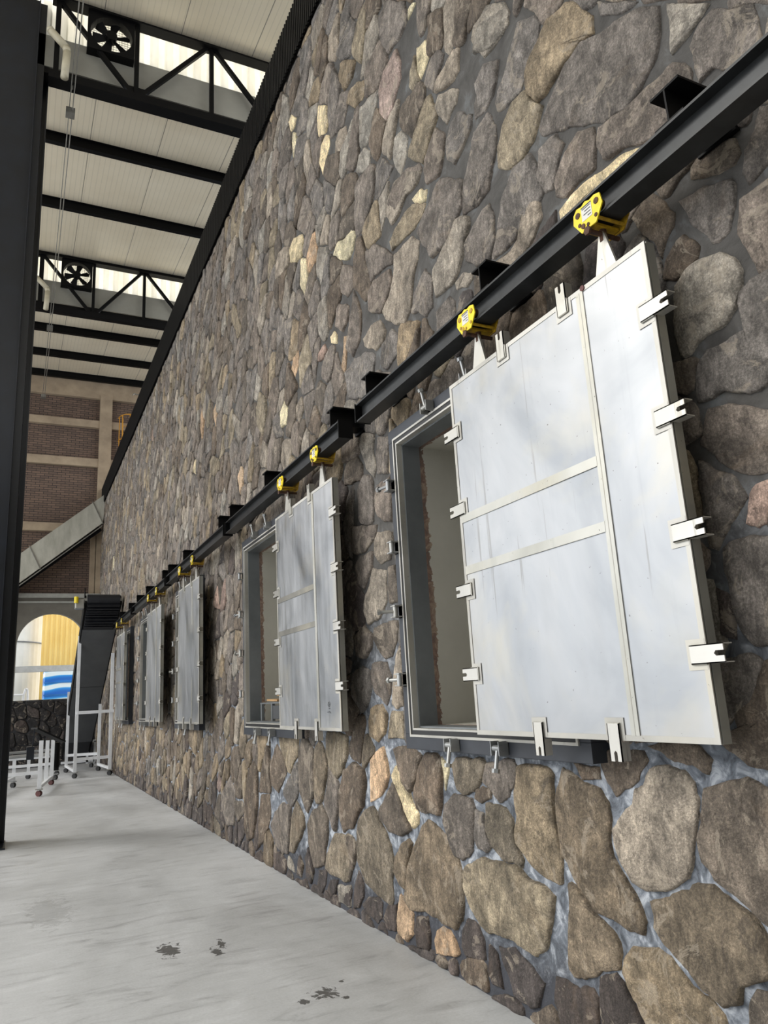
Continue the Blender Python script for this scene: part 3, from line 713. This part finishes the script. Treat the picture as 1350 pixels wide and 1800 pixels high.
# ------------------------------------------------------------------ steel column at the left
c = thing('steel_column', (-.5, 11.5, 0), 'tall dark navy steel column at the left edge of the walkway', 'column')
MB().box(-1.1, -.2, 11.13, 11.16, .0, 12.88).box(-.215, -.2, 11.02, 11.3, 0, 12.88).build('outer_flange', NAVY, c)
MB().box(-1.1, -.02, 11.5, 11.53, 0, 12.88).box(-.04, -.02, 11.4, 11.6, 0, 12.88).box(-1.1, -.1, 11.17, 11.5, 0, 12.88).build('web', NAVY, c)
MB().box(-1.2, -.005, 10.95, 11.63, 0, .02).build('base_plate', NAVY, c)

# ------------------------------------------------------------------ the hatch openings and their sliding doors
def ring(m, x0, x1, ya, yb, za, zb, w):
    m.box(x0, x1, ya, yb, za, za+w).box(x0, x1, ya, yb, zb-w, zb).box(x0, x1, ya, ya+w, za+w, zb-w).box(x0, x1, yb-w, yb, za+w, zb-w); return m
ORD = ['nearest', 'second nearest', 'third', 'fourth', 'fifth', 'farthest']
frame_lbl = ['slate painted steel frame of the nearest hatch, clamps on its left post', 'slate painted steel frame of the second hatch, timber scraps on its sill',
             'slate steel frame of the third hatch, almost covered by a plain panel', 'slate steel frame of the fourth hatch, bare recess half open',
             'slate steel frame of the fifth hatch, beside the inclined conveyor']
def clamp(par, y, z, ang, open_, det):
    """toggle clamp: two cheek plates, a pin barrel and a swing bolt; ang = direction pointing away from the opening"""
    c, s = math.cos(ang), math.sin(ang); X = 2.275
    u = Vector((0, c, s)); v = Vector((0, -s, c)); o = Vector((X, y, z))
    m = MB()
    for k in (-.036, .036):
        p = o + v*k; m.bar(p - u*.035 + Vector((-.028, 0, 0)), p + u*.035 + Vector((-.028, 0, 0)), .006, .062, v.cross(u) if True else (0, 0, 1))
    m.bar(o - u*.03 + Vector((.006, 0, 0)), o + u*.03 + Vector((.006, 0, 0)), .09, .012, (1, 0, 0))
    cl = m.build('clamp', ZINC, par)
    MB().tube(o - v*.042 + Vector((-.04, 0, 0)), o + v*.042 + Vector((-.04, 0, 0)), .016, 12).build('pin_barrel', ZINC, cl, smooth=False)
    d = Vector((-.9, c*.45, s*.45)) if open_ == 2 else (u*.98 + Vector((-.2, 0, 0))) if open_ else Vector((-.1, 0, -1)) if abs(s) < .5 else u
    d.normalize(); p = o + Vector((-.04, 0, 0)); L = .10 if open_ else .08
    if abs(s) < .5 and not open_: return cl
    b = MB().tube(p, p+d*L, .011, 8).tube(p+d*L, p+d*(L+.02), .02, 6)
    b.build('swing_bolt', ZINC, cl)
    return cl
for i, (ya, yb) in enumerate(FR):
    t = thing('hatch_frame', (D, (ya+yb)/2, FZ0), frame_lbl[i], 'hatch frame', 'steel hatch frames in the stone wall')
    ring(MB(), 2.275, D+.02, ya, yb, FZ0, FZ1, .09).build('channel', NAVYF, t, bevel=.003)
    ring(MB(), 2.266, 2.30, ya+.075, yb-.075, FZ0+.075, FZ1-.075, .014).build('bright_lip', EDGE, t)
    ring(MB(), 2.272, 2.32, ya+.089, yb-.089, FZ0+.089, FZ1-.089, .027).build('rubber_seal', GASK, t)
    ring(MB(), 2.268, 2.32, ya+.116, yb-.116, FZ0+.116, FZ1-.116, .011).build('inner_lip', EDGE, t)
    ring(MB(), 2.31, 2.44, ya+.125, yb-.125, FZ0+.125, FZ1-.125, .012).build('reveal', GREYST, t)
    for k, z in enumerate((1.68, 2.12, 2.55, 2.98)):
        clamp(t, yb-.035, z, 0, (2 if (i, k) == (0, 1) else 1 if (k == 1 or (i+k) % 3 == 0) else 0), 1)
    for y in (yb-.62, yb-1.1):
        clamp(t, y, FZ0+.045, -math.pi/2, 1, 1); clamp(t, y, FZ1-.045, math.pi/2, 1, 1)
    a, b, z0, z1 = ya+.137, yb-.137, FZ0+.137, FZ1-.137
    m = MB(); e = 1.4; q = .05
    m.box(D+.065, D+e, b, b+q, z0-q, z1+q).box(D+.065, D+e, a-q, a, z0-q, z1+q).box(D+.065, D+e, a, b, z1, z1+q).box(D+.065, D+e, a, b, z0-q, z0).box(D+e, D+e+.1, a-q, b+q, z0-q, z1+q)
    struct(m.build('wall_chamber', ROOM))

def lug(par, y, z, dy, dz, bent=0):
    """forked channel lug; (dy, dz) points outwards, origin on the door edge"""
    u = Vector((0, dy, dz)); v = Vector((0, -dz, dy)); X = 2.128
    L0, L1, w, s = -.065, .078, .033, .009
    pr = [(L0, -w), (L1, -w), (L1, -s), (.045, -s), (.037, 0), (.045, s), (L1, s), (L1, w), (L0, w)]
    m = MB().prism(pr, Vector((X, y, z)), u, v, (-.005, 0, 0))
    for k in (-1, 1):
        m.prism([(L0, 0), (L1, 0), (L1, .045), (.006, .045), (.006, .006), (L0, .006)], Vector((X-.005, y, z)) + v*(w*k-(.004 if k > 0 else 0)), u, (1, 0, 0), v*.004)
    lg = m.build('lug', LUG, par)
    MB().prism([(L0-.022, -w-.02), (-.004, -w-.02), (-.004, w+.02), (L0-.022, w+.02)], Vector((X+.0062, y, z)), u, v, (-.0012, 0, 0)).build('polished_patch', EDGE, lg)
    wd_ = MB().tube(Vector((X, y, z))+u*L0+v*w, Vector((X, y, z))+u*0+v*w, .0035, 6).tube(Vector((X, y, z))+u*L0-v*w, Vector((X, y, z))+u*L0+v*w, .0035, 6)
    wd_.build('weld_bead', TAPE, lg)
door_lbl = ['large stainless steel sliding door nearest the camera, streaked, hung from two yellow trolleys',
            'second stainless sliding door from the camera, with two dark horizontal seams',
            'third stainless sliding door, plain sheet with a bright oval dent',
            'fourth stainless sliding door, rippled plain sheet beside an open recess',
            'fifth and farthest stainless sliding door, dull grey, right beside the conveyor legs']
DOORS = [(1.88, 1.51, 1), (5.20, 1.44, 2), (9.97, 1.44, 0), (12.91, 1.50, 0), (17.62, 1.42, 2)]
for i, (y0, w, bands) in enumerate(DOORS):
    y1 = y0+w; z0, z1 = 1.355+(.015 if i == 0 else -.005), 3.255+(.015 if i == 0 else 0)
    t = thing('sliding_door', (2.16, (y0+y1)/2, z0), door_lbl[i], 'sliding door', 'stainless sliding hatch doors')
    # skin: slightly wavy sheet
    n1, n2 = 36, 44; m = MB(); vs = []
    amp = (.002, .002, .004, .004, .002)[i]
    for a in range(n1+1):
        for b in range(n2+1):
            y = y0+.003+(w-.006)*a/n1; z = z0+.003+(z1-z0-.006)*b/n2
            e = min(1, 6*min(a/n1, 1-a/n1), 6*min(b/n2, 1-b/n2))
            d = amp*noise.noise((y*1.7+i*5, z*1.3, 1.5))*e + amp*.5*noise.noise((y*4, z*2.6, i))*e
            if i == 2:
                rr = ((y-y0-.66)/.34)**2 + ((z-2.3)/.62)**2; d += .018*max(0, 1-rr)**1.2
            vs.append((2.137-d, y, z))
    m.add(vs, [(a*(n2+1)+b, (a+1)*(n2+1)+b, (a+1)*(n2+1)+b+1, a*(n2+1)+b+1) for a in range(n1) for b in range(n2)])
    m.build('front_sheet', SKIN, t, smooth=True)
    MB().box(2.146, 2.187, y0, y1, z0, z1).build('core', SIDE, t)
    e = ring(MB(), 2.134, 2.1395, y0, y1, z0, z1, .022); e.build('edge_trim', EDGE, t)
    if True:
        ys = y0+(.39 if i == 0 else .45)
        MB().box(2.1325, 2.1365, ys-.022, ys+.022, z0+.02, z1-.02).build('vertical_seam', TAPE, t)
        MB().tube((2.133, ys, z0+.02), (2.133, ys, z1-.02), .0022, 6).build('seam_bead', EDGE, t)
        if bands:
            for z in (2.21, 2.49) if bands == 1 else (2.17, 2.47):
                MB().box(2.1315, 2.1365, ys+.02, y1-.02, z-.022, z+.022).build('horizontal_seam', TAPE if bands == 1 else TAPED, t)
    for z in (1.67, 2.105, 2.545, 2.98):
        lug(t, y0, z, -1, 0); lug(t, y1, z, 1, 0)
    for y in (y0+.50, y0+.985): lug(t, y, z1, 0, 1); lug(t, y, z0, 0, -1)
    for h, y in enumerate((y0+.22, y0+1.2 if i == 0 else y0+1.1)):
        hg = MB().prism([(-.062, 0), (.062, 0), (.018, .165), (.012, .178), (-.012, .178), (-.018, .165)], (2.150, y, z1-.002), (0, 1, 0), (0, 0, 1), (-.012, 0, 0))
        hg.prism([(0, 0), (.05, 0), (.012, .12)], (2.150, y-.003, z1-.002), (1, 0, 0), (0, 0, 1), (0, .006, 0)).build('hanger_plate', LUG, t)
        zc = z1+.26
        pl = [(-.045, -.075), (.045, -.075), (.088, -.012), (.082, .03), (.06, .05), (.03, .045), (.005, .055), (-.02, .045), (-.05, .05), (-.082, .04), (-.092, -.01)]
        tr = MB().prism(pl, (2.082, y, zc), (0, 1, 0), (0, 0, 1), (-.006, 0, 0)).build('trolley', YEL, t)
        b = MB().prism(pl, (2.232, y, zc), (0, 1, 0), (0, 0, 1), (-.006, 0, 0))
        b.tube((2.08, y-.05, zc-.055), (2.23, y-.05, zc-.055), .008, 10).tube((2.08, y+.05, zc-.055), (2.23, y+.05, zc-.055), .008, 10)
        b.bar((2.09, y, zc-.065), (2.22, y, zc-.065), .05, .012).build('rear_yoke', YELD, tr)
        MB().tube((2.065, y, zc-.092), (2.235, y, zc-.092), .011, 10).tube((2.06, y, zc-.092), (2.072, y, zc-.092), .02, 6).build('pivot_bolt', RUST, tr)
        MB().tube((2.150, y, zc-.125), (2.150, y, zc-.055), .016, 10).build('clevis', RUST, tr)
        bl = MB()
        for (a, bb, r) in ((-.05, -.045, .009), (.03, -.05, .012), (.05, -.035, .009), (-.06, .015, .014), (.055, .015, .014), (0, -.058, .008)): bl.tube((2.076, y+a, zc+bb), (2.0725, y+a, zc+bb), r, 10)
        bl.build('rivet', YELD if h else RUST, tr)
        MB().box(2.0745, 2.0762, y-.03, y+.032, zc-.03, zc+.035).build('sticker', STICK, tr)
        st = MB()
        for k in range(4): st.box(2.0738, 2.0747, y-.024, y+(.026, .012, .02, -.004)[k], zc+.022-.014*k, zc+.026-.014*k)
        st.box(2.0738, 2.0747, y-.03, y+.032, zc+.03, zc+.035).build('sticker_print', NAVY, tr)
        wh = MB()
        for k in (-.045, .045):
            for x in (2.095, 2.165): wh.tube((x, y+k, zc+.012), (x+.022, y+k, zc+.012), .024, 14)
        wh.build('wheel', RUST, tr)
    if i == 1:
        mk = MB().path([(2.1325, 5.45, 1.535), (2.1325, 5.43, 1.525), (2.1325, 5.415, 1.545), (2.1325, 5.435, 1.56), (2.1325, 5.45, 1.535)], .0018, 6)
        mk.path([(2.1325, 5.44, 1.515), (2.1325, 5.415, 1.51)], .0015, 6).path([(2.1325, 5.47, 1.485), (2.1325, 5.43, 1.49), (2.1325, 5.40, 1.48)], .0015, 6); mk.build('ink_mark', NAVY, t)
    if i == 0: MB().tube((2.1375, y0+.365, z1-.008), (2.129, y0+.365, z1-.008), .013, 16).build('red_cap', REDC, t)
# monorail beams above the doors
rail_lbl = ['black steel rail beam over the nearest sliding door, running off the right edge', 'black steel rail beam over the second sliding door, its end beside the nearest rail',
            'black steel rail beam over the third sliding door', 'black steel rail beam over the fourth sliding door', 'black steel rail beam over the fifth sliding door, ending at the conveyor head']
RAILS = [(.6, 4.6, (1.65, 2.95, 4.42)), (4.93, 8.38, (5.1, 6.85, 8.2)), (8.50, 12.25, (8.75, 10.9, 12.1)), (12.4, 16.2, (12.65, 14.4, 15.6)), (16.4, 19.6, (16.8, 18.4))]
for i, (a, b, br) in enumerate(RAILS):
    t = thing('rail_beam', (2.15, (a+b)/2, 3.55), rail_lbl[i], 'rail beam', 'black door rail beams on the stone wall')
    MB().ibeam((2.15, a, 3.555), (2.15, b, 3.555), .105, .135, .011).build('beam', DARKEDGE, t)
    for y in br:
        m = MB().box(2.10, D-.012, y-.07, y+.07, 3.765, 3.775).box(2.10, D-.012, y-.004, y+.004, 3.632, 3.765).box(2.10, D-.012, y-.07, y+.07, 3.623, 3.632)
        m.build('bracket', BLACK, t)
        MB().box(D-.03, D-.005, y-.09, y+.09, 3.60, 3.80).build('wall_plate', BLACK, t)
    MB().box(2.09, 2.21, b, b+.01, 3.485, 3.625).build('end_plate', BLACK, t)
    MB().box(2.09, 2.21, a-.01, a, 3.485, 3.625).build('end_plate', BLACK, t)

# ------------------------------------------------------------------ crate and timber on the second sill
z = FZ0+.14
t = thing('metal_crate', (2.6, 7.85, z), 'low grey metal crate on the sill of the second hatch', 'crate')
m = MB()
for x in (2.40, 2.85):
    for y in (7.32, 7.68, 8.05): m.box(x-.015, x+.015, y-.02, y+.02, z, z+.17)
m.build('post', GREYST, t)
MB().box(2.385, 2.865, 7.30, 8.08, z+.17, z+.185).build('top_sheet', GREYST, t)
MB().box(2.39, 2.40, 7.33, 7.66, z+.02, z+.15).build('side_panel', SHEETG, t)
rnd = random.Random(3)
for k, (x, y, L, a, tl, w_) in enumerate(((2.47, 7.78, .42, .1, .02, .10), (2.62, 7.82, .40, -.35, .05, .08), (2.50, 7.62, .34, .6, .3, .07), (2.76, 7.72, .34, .5, .5, .10), (2.74, 7.40, .26, -.6, .3, .06))):
    zz = z+.205+.042*k; d = Vector((math.sin(a)*.5, math.cos(a), tl)).normalized()*L/2
    nm = ('pale timber offcut lying flat along the crate edge', 'pale timber offcut crossing the crate top', 'short timber offcut tilted against the door edge', 'wide timber offcut leaning at the top of the scrap pile', 'thin timber offcut wedged between the other scraps')[k]
    tag(MB().bar(Vector((x, y, zz))-d, Vector((x, y, zz))+d, w_, .018).build('timber_offcut', WOOD), nm, 'wood scrap', 'timber offcuts on the crate')
tag(MB().prism([(0, 0), (.14, 0), (.10, .15), (.02, .17)], (2.80, 7.93, z+.187), (-.1, .9, .1), (0, .35, .93), (.012, 0, 0)).build('metal_offcut', SHEETG), 'grey sheet metal offcut standing upright on the crate', 'metal scrap')

# ------------------------------------------------------------------ inclined conveyor
t = thing('inclined_conveyor', (1.85, 22, 0), 'tall inclined conveyor with black cleated belt on a white wheeled stand', 'conveyor')
def ip(x, s, h=0):      # s along the slope from the head (0) to the foot, h = offset normal to the belt
    L = 6.25; f = s/L; y = 19.75+4.75*f; z_ = 4.25-3.85*f; nrm = Vector((0, 3.85, 4.75)).normalized()
    return skew(Vector((x, y, z_)) + nrm*h)
XA, XB = 1.44, 2.30
def skew(v): return Vector((v.x-.05*(v.y-19.75)*(.55 if v.x < 1.9 else 1), v.y, v.z))
def slab(x0, x1, s0, s1, h0, h1):
    m = MB(); return m.add([ip(x, s, h) for x in (x0, x1) for s in (s0, s1) for h in (h0, h1)], [(0, 1, 3, 2), (4, 6, 7, 5), (0, 4, 5, 1), (2, 3, 7, 6), (0, 2, 6, 4), (1, 5, 7, 3)])
slab(XA, XA+.04, 0, 6.3, -.12, .14).build('side_rail', BLACK, t); slab(XB-.04, XB, 0, 6.3, -.12, .14).build('side_rail', BLACK, t)
slab(XA+.05, XB-.05, .05, 6.25, .06, .09).build('belt', BELT, t)
b = MB()
for k in range(9):      # drooping return belt with cleats under the head
    s = .02+.095*k; q = slab(XA+.05, XB-.05, s, s+.03, -.21-.02*math.sin(k*1.3), -.10); b.add(q.v, q.f)
q = slab(XA+.05, XB-.05, 0, .95, -.13, -.10); b.add(q.v, q.f)
for k in range(7):
    a = Vector(ip(XA+.05, -.05+.02*k, -.02)); b.tube(ip(XA+.05, -.03, -.03+.0*k), ip(XB-.05, -.03, -.03), .12, 20)
    break
b.build('cleated_belt', BELT, t)
slab(XA+.03, XB-.03, .95, 3.15, -.135, -.115).build('underside_sheet', SHEETG, t)
slab(XA+.03, XB-.03, 3.17, 5.55, -.135, -.115).build('underside_sheet', SHEETG, t)
slab(XA+.06, XB-.06, 5.5, 6.25, -.13, -.10).build('foot_belt', BELT, t)
MB().tube(ip(XA-.02, .05, 0), ip(XB+.02, .05, 0), .07, 16).build('head_roller', ZINC, t)
g = MB().box(1.22, 1.43, 19.7, 19.95, 4.02, 4.26).build('gearbox', ZINC, t, bevel=.02)
MB().tube((1.24, 19.66, 4.15), (1.24, 19.66, 4.30), .05, 12).build('warning_cap', YEL, g)
MB().prism([(0, -.25), (.12, 0), (.12, .35), (0, .2)], (XA-.01, 19.75, 4.2), (0, 1, 0), (0, 0, 1), (.02, 0, 0)).build('head_guard', BLACK, t)
def leg(par, x, y, h, nm='leg'):
    return MB().bar((x, y, .14), (x, y, h), .075, .075, (0, 1, 0)).build(nm, WHITE, par)
def caster(par, x, y, mat=None, ang=0):
    m = MB().box(x-.07, x+.07, y-.07, y+.07, .125, .14)
    m.bar((x-.035, y, .125), (x-.035+.02, y-.02, .05), .006, .05, (0, 1, 0)).bar((x+.035, y, .125), (x+.035-.02, y-.02, .05), .006, .05, (0, 1, 0))
    c = m.build('caster', ZINC, par)
    MB().tube((x-.02, y-.045, .056), (x+.02, y+.005, .056), .056, 18).build('wheel', mat or GASK, c); return c
for x, y, h in ((1.43, 20.8, 3.45), (2.24, 20.8, 3.0), (1.36, 23.0, 2.12), (2.14, 22.6, 1.75)):
    leg(t, x, y, h); caster(t, x, y)
for p, q, w_ in (((1.43, 20.75, 1.55), (2.30, 20.75, 1.55), .075), ((1.43, 20.8, .44), (2.24, 20.8, .44), .07), ((1.36, 23, .44), (2.14, 22.7, .44), .07), ((1.43, 20.8, .17), (1.36, 23, .17), .06), ((2.24, 20.8, .17), (2.14, 22.6, .17), .06)):
    MB().bar(p, q, w_, w_).build('cross_member', WHITE, t)
f2 = MB().bar((2.0, 24.4, .1), (2.0, 24.4, .72), .06, .06, (0, 1, 0)).bar((2.2, 24.4, .1), (2.2, 24.4, .72), .06, .06, (0, 1, 0)).bar((1.97, 24.4, .72), (2.23, 24.4, .72), .06, .06).bar((1.3, 24.4, .17), (2.2, 24.4, .17), .06, .06)
f2.build('foot_stand', WHITE, t); caster(t, 2.1, 24.2)

# ------------------------------------------------------------------ low feed table beside it
t = thing('feed_table', (.6, 18.6, 0), 'low white wheeled feed frame with a sloping black hopper plate, left of the inclined conveyor', 'feed table')
leg(t, .54, 17.2, 1.06); caster(t, .54, 17.2, REDC); leg(t, .86, 19.6, .98); caster(t, .86, 19.6, REDC)
leg(t, -1.3, 17.2, .55); caster(t, -1.3, 17.2); leg(t, .08, 19.8, .66); caster(t, .08, 19.8)
leg(t, .42, 22.0, .62); caster(t, .42, 22.0); leg(t, .72, 18.9, 1.0)
for p, q in (((-1.3, 17.2, .45), (.54, 17.2, .45)), ((.54, 17.2, .17), (.86, 19.6, .17)), ((-1.3, 19.8, .45), (.86, 19.7, .45)), ((-1.3, 22, .5), (.9, 22, .5)), ((.08, 19.8, .2), (-.4, 17.2, .2))):
    MB().bar(p, q, .06, .06).build('cross_member', WHITE, t)
for p, q in (((-1.3, 19.7, .66), (.8, 19.7, .66)), ((-1.3, 21.9, .66), (.95, 21.9, .66)), ((-1.3, 20.8, .62), (.9, 20.8, .62))): MB().tube(p, q, .033, 12).build('roller', ZINC, t)
MB().bar((.40, 17.4, 1.30), (.98, 18.1, .98), .16, .035).build('hopper_plate', BLACK, t)
MB().bar((.41, 17.4, 1.29), (.37, 17.4, .75), .02, .05, (0, 1, 0)).box(.28, .42, 17.3, 17.5, .70, .95).build('tensioner', NAVY, t)
MB().tube((.95, 20, .35), (.95, 20, .9), .09, 14).build('drive_drum', BLACK, t); MB().tube((1.02, 21.2, .2), (1.02, 21.2, .95), .07, 14).build('drive_drum', BLACK, t)
caster(t, 1.0, 20.9); caster(t, 1.1, 22.3)

# ------------------------------------------------------------------ far end: arch wall, brick building, duct
YB = 26.3
w_ = MB(); cx, cz, R_ = .98, 3.68, 1.0; n = 28
arc = [(cx+R_*math.cos(math.pi*i/n), cz+R_*math.sin(math.pi*i/n)) for i in range(n+1)]
w_.prism([(cx+R_, 2.0)] + arc + [(cx-R_, 2.0), (-9, 2.0), (-9, 5.3), (2.4, 5.3), (2.4, 2.0)], (0, YB, 0), (1, 0, 0), (0, 0, 1), (0, .3, 0))
struct(w_.build('wall_back', CONCD))
struct(MB().box(-9, 2.5, YB+.02, YB+.28, -.1, 2.0).build('wall_parapet', simple('dark_mortar', (56, 56, 58), (40, 40, 42), .85, 0, 5, .3)))
struct(stone_mesh('wall_parapet_stonework', [], -4, 2.4, 0, 1.99, [], lambda y, z, h: (y, YB+.02-h, z), .33, lambda z, r: r.choice('kkkd'), m_stone('dark_lava_stone', .6), 5, near=-99, H0=.06))
struct(MB().box(-9, 2.36, YB-.14, YB, 5.16, 5.30).box(-9, 2.36, YB-.08, YB, 5.0, 5.06).build('trim_5', simple('pale_steel_channel', (168, 168, 160), (150, 150, 143), .5)))
bw = struct(MB().box(-9, 6, YB+.16, YB+.4, 5.3, 13.4).build('wall_brick', BRICK))
m = MB().box(-9, 6, YB, YB+.3, 12.18, 13.6)
for z0_, z1_ in ((11.1, 11.36), (9.68, 9.97), (7.38, 7.66)): m.box(-9, 2.2, YB, YB+.3, z0_, z1_).box(2.58, 6, YB, YB+.3, z0_, z1_)
m.box(2.18, 2.58, YB-.04, YB+.3, 5.3, 12.3).box(2.02, 2.2, YB-.04, YB+.1, 5.3, 7.4)
struct(m.build('trim_6', CONC))
# diagonal duct
t = thing('inclined_duct', (1, 25.3, 6.5), 'grey galvanised duct climbing diagonally across the brick building', 'duct')
def dp(x, off): return x, 6.5+.853*x+off
for a, b_ in ((-4, -1.6), (-1.6, .20), (.20, 2.02), (2.02, 2.345)):
    (x0, za), (x1, zb) = dp(a, 0), dp(b_, 0)
    mm = MB(); sh = .30
    mm.add([(x0, 25.5, za), (x0+sh if x0+sh < 2.345 else 2.345, 25.5, za-.80+.12), (x1+sh if x1+sh < 2.345 else 2.345, 25.5, zb-.80+.12), (x1, 25.5, zb)] +
           [(x0, 25.95, za), (x0+sh if x0+sh < 2.345 else 2.345, 25.95, za-.68), (x1+sh if x1+sh < 2.345 else 2.345, 25.95, zb-.68), (x1, 25.95, zb)],
           [(0, 1, 2, 3), (7, 6, 5, 4), (0, 4, 5, 1), (1, 5, 6, 2), (2, 6, 7, 3), (3, 7, 4, 0)])
    sec = mm.build('duct_section', GALV, t)
for a in (.20, 2.0):
    x, zz = dp(a, 0); xe = min(x+.32, 2.345); MB().bar((x-.02, 25.49, zz+.02), (xe, 25.49, zz-.70), .03, .05, (0, 1, 0)).build('flange', WIRE, t)
MB().bar((-4, 25.7, 6.5-.853*4-.75), (2.2, 25.7, 6.5+.853*2.2-.92), .35, .10, (0, 1, 0)).build('support_channel', BLACK, t)
MB().bar((-4, 25.55, 6.5-.853*4-1.0), (2.3, 25.55, 6.5+.853*2.3-1.02), .03, .04, (0, 1, 0)).build('hand_rail', WIRE, t)
# caged ladder
t = thing('caged_ladder', (3.1, 26, 0), 'ochre yellow caged ladder on the brick building, above the black cladding', 'ladder')
m = MB()
for zz in (11.45, 10.6, 9.7):
    p = [(3.1+.32*math.cos(a), 26.05-.45*abs(math.sin(a)) if False else 26.1-.5*math.sin(a), zz) for a in np.linspace(0, math.pi, 13)]; m.path(p, .018, 6)
m.build('cage_hoop', LADY, t)
for x, y in ((2.80, 26.02), (3.1, 25.6), (3.4, 26.02), (2.87, 25.75), (3.33, 25.75)): MB().tube((x, y, 8.6), (x, y, 11.46), .014, 6).build('cage_strap', LADY, t)
for x in (2.93, 3.27):
    MB().tube((x, 26.2, -.2), (x, 26.2, 11.5), .022, 8).build('stile', LADY, t)
    for z_ in (8.9, 10.8): MB().bar((x, 26.2, z_), (x, 26.455, z_), .03, .03).build('wall_tie', LADY, t)
for k in range(10): MB().tube((2.93, 26.2, 8.7+.28*k), (3.27, 26.2, 8.7+.28*k), .012, 6).build('rung', LADY, t)
tag(MB().path([(3.22, 26.04, 12.35), (3.28, 26.04, 12.42), (3.36, 26.07, 12.40), (3.5, 26.08, 12.42)], .02, 6).build('loose_cable', WIRE), 'short loose pale cable end on the last roof beam', 'cable')

# ------------------------------------------------------------------ yard beyond the arch
struct(MB().box(-14, 14, 27, 60, -.25, -.05).build('ground', GROUND))
t = thing('storage_tank', (-1.35, 38.6, 0), 'large white ribbed tank seen through the arch, left', 'tank')
m = MB(); n = 96; vs = []
for i in range(n):
    a = 2*math.pi*i/n; r = 2.45*(1+.004*(i % 2)); vs += [(-1.35+r*math.cos(a), 39.6+r*math.sin(a), -.05), (-1.35+r*math.cos(a), 39.6+r*math.sin(a), 8.0)]
m.add(vs, [(2*i, (2*i+2) % (2*n), (2*i+3) % (2*n), 2*i+1) for i in range(n)] + [tuple(range(1, 2*n, 2))]); m.build('shell', TANKM, t)
MB().path([(-1.35+2.49*math.cos(a), 39.6+2.49*math.sin(a), 4.75) for a in np.linspace(math.pi, 2*math.pi, 30)], .03, 6).build('hoop', GREYST, t)
t = thing('yellow_shed', (3, 38, 0), 'yellow corrugated metal shed wall seen through the arch, right', 'shed')
corr(.98, 6, -.05, 8.5, .22, .04, lambda x, z, d: (x, 37.5-d, z)).build('cladding', YELS, t)
MB().box(1.0, 6, 37.55, 37.9, -.05, 8.45).build('wall', YELS, t)
struct(MB().box(-6, 8, 32.6, 33, 3.16, 3.38).build('trim_7', simple('yard_concrete_beam', (186, 188, 186), (168, 170, 168), .8)))
def m_truck():
    n = N('blue_white_panel'); X = n.xyz()
    w = n.new('ShaderNodeTexWave'); w.inputs['Scale'].default_value = .55; w.inputs['Distortion'].default_value = 2.2; w.inputs['Detail'].default_value = 1; w.bands_direction = 'Z'
    n.l.new(n.tc.outputs['Object'], w.inputs['Vector'])
    return n.fin(n.ramp(w.outputs['Fac'], [(.0, (22, 100, 190)), (.55, (40, 140, 220)), (.72, (110, 190, 235)), (.8, (225, 238, 242))]), .4)
t = thing('blue_container', (2, 34.6, 0), 'bright blue and white painted container seen low through the arch', 'container')
MB().box(1.08, 4.4, 34.2, 36.6, .35, 3.30).build('body', m_truck(), t, bevel=.02)
MB().box(1.06, 4.42, 34.18, 34.2, 2.75, 2.80).box(1.06, 4.42, 34.18, 34.2, 2.25, 2.31).build('rib', BLUE, t)
MB().box(1.2, 4.3, 34.3, 36.5, -.05, .35).build('skid', NAVY, t)
t = thing('yard_handrail', (0, 31, 0), 'white tubular handrail in the yard beyond the arch', 'handrail')
MB().path([(-2, 31, 2.22), (.30, 31, 2.28)], .03, 8).tube((-1.4, 31, -.05), (-1.4, 31, 2.22), .03, 8).build('top_tube', WHITE, t)
MB().path([(.24, 31, -.05), (.30, 31, 2.28), (.36, 31, 2.48), (.42, 31, 2.45), (.44, 31, 2.2), (.44, 31, -.05)], .035, 10).build('bent_post', WHITE, t)
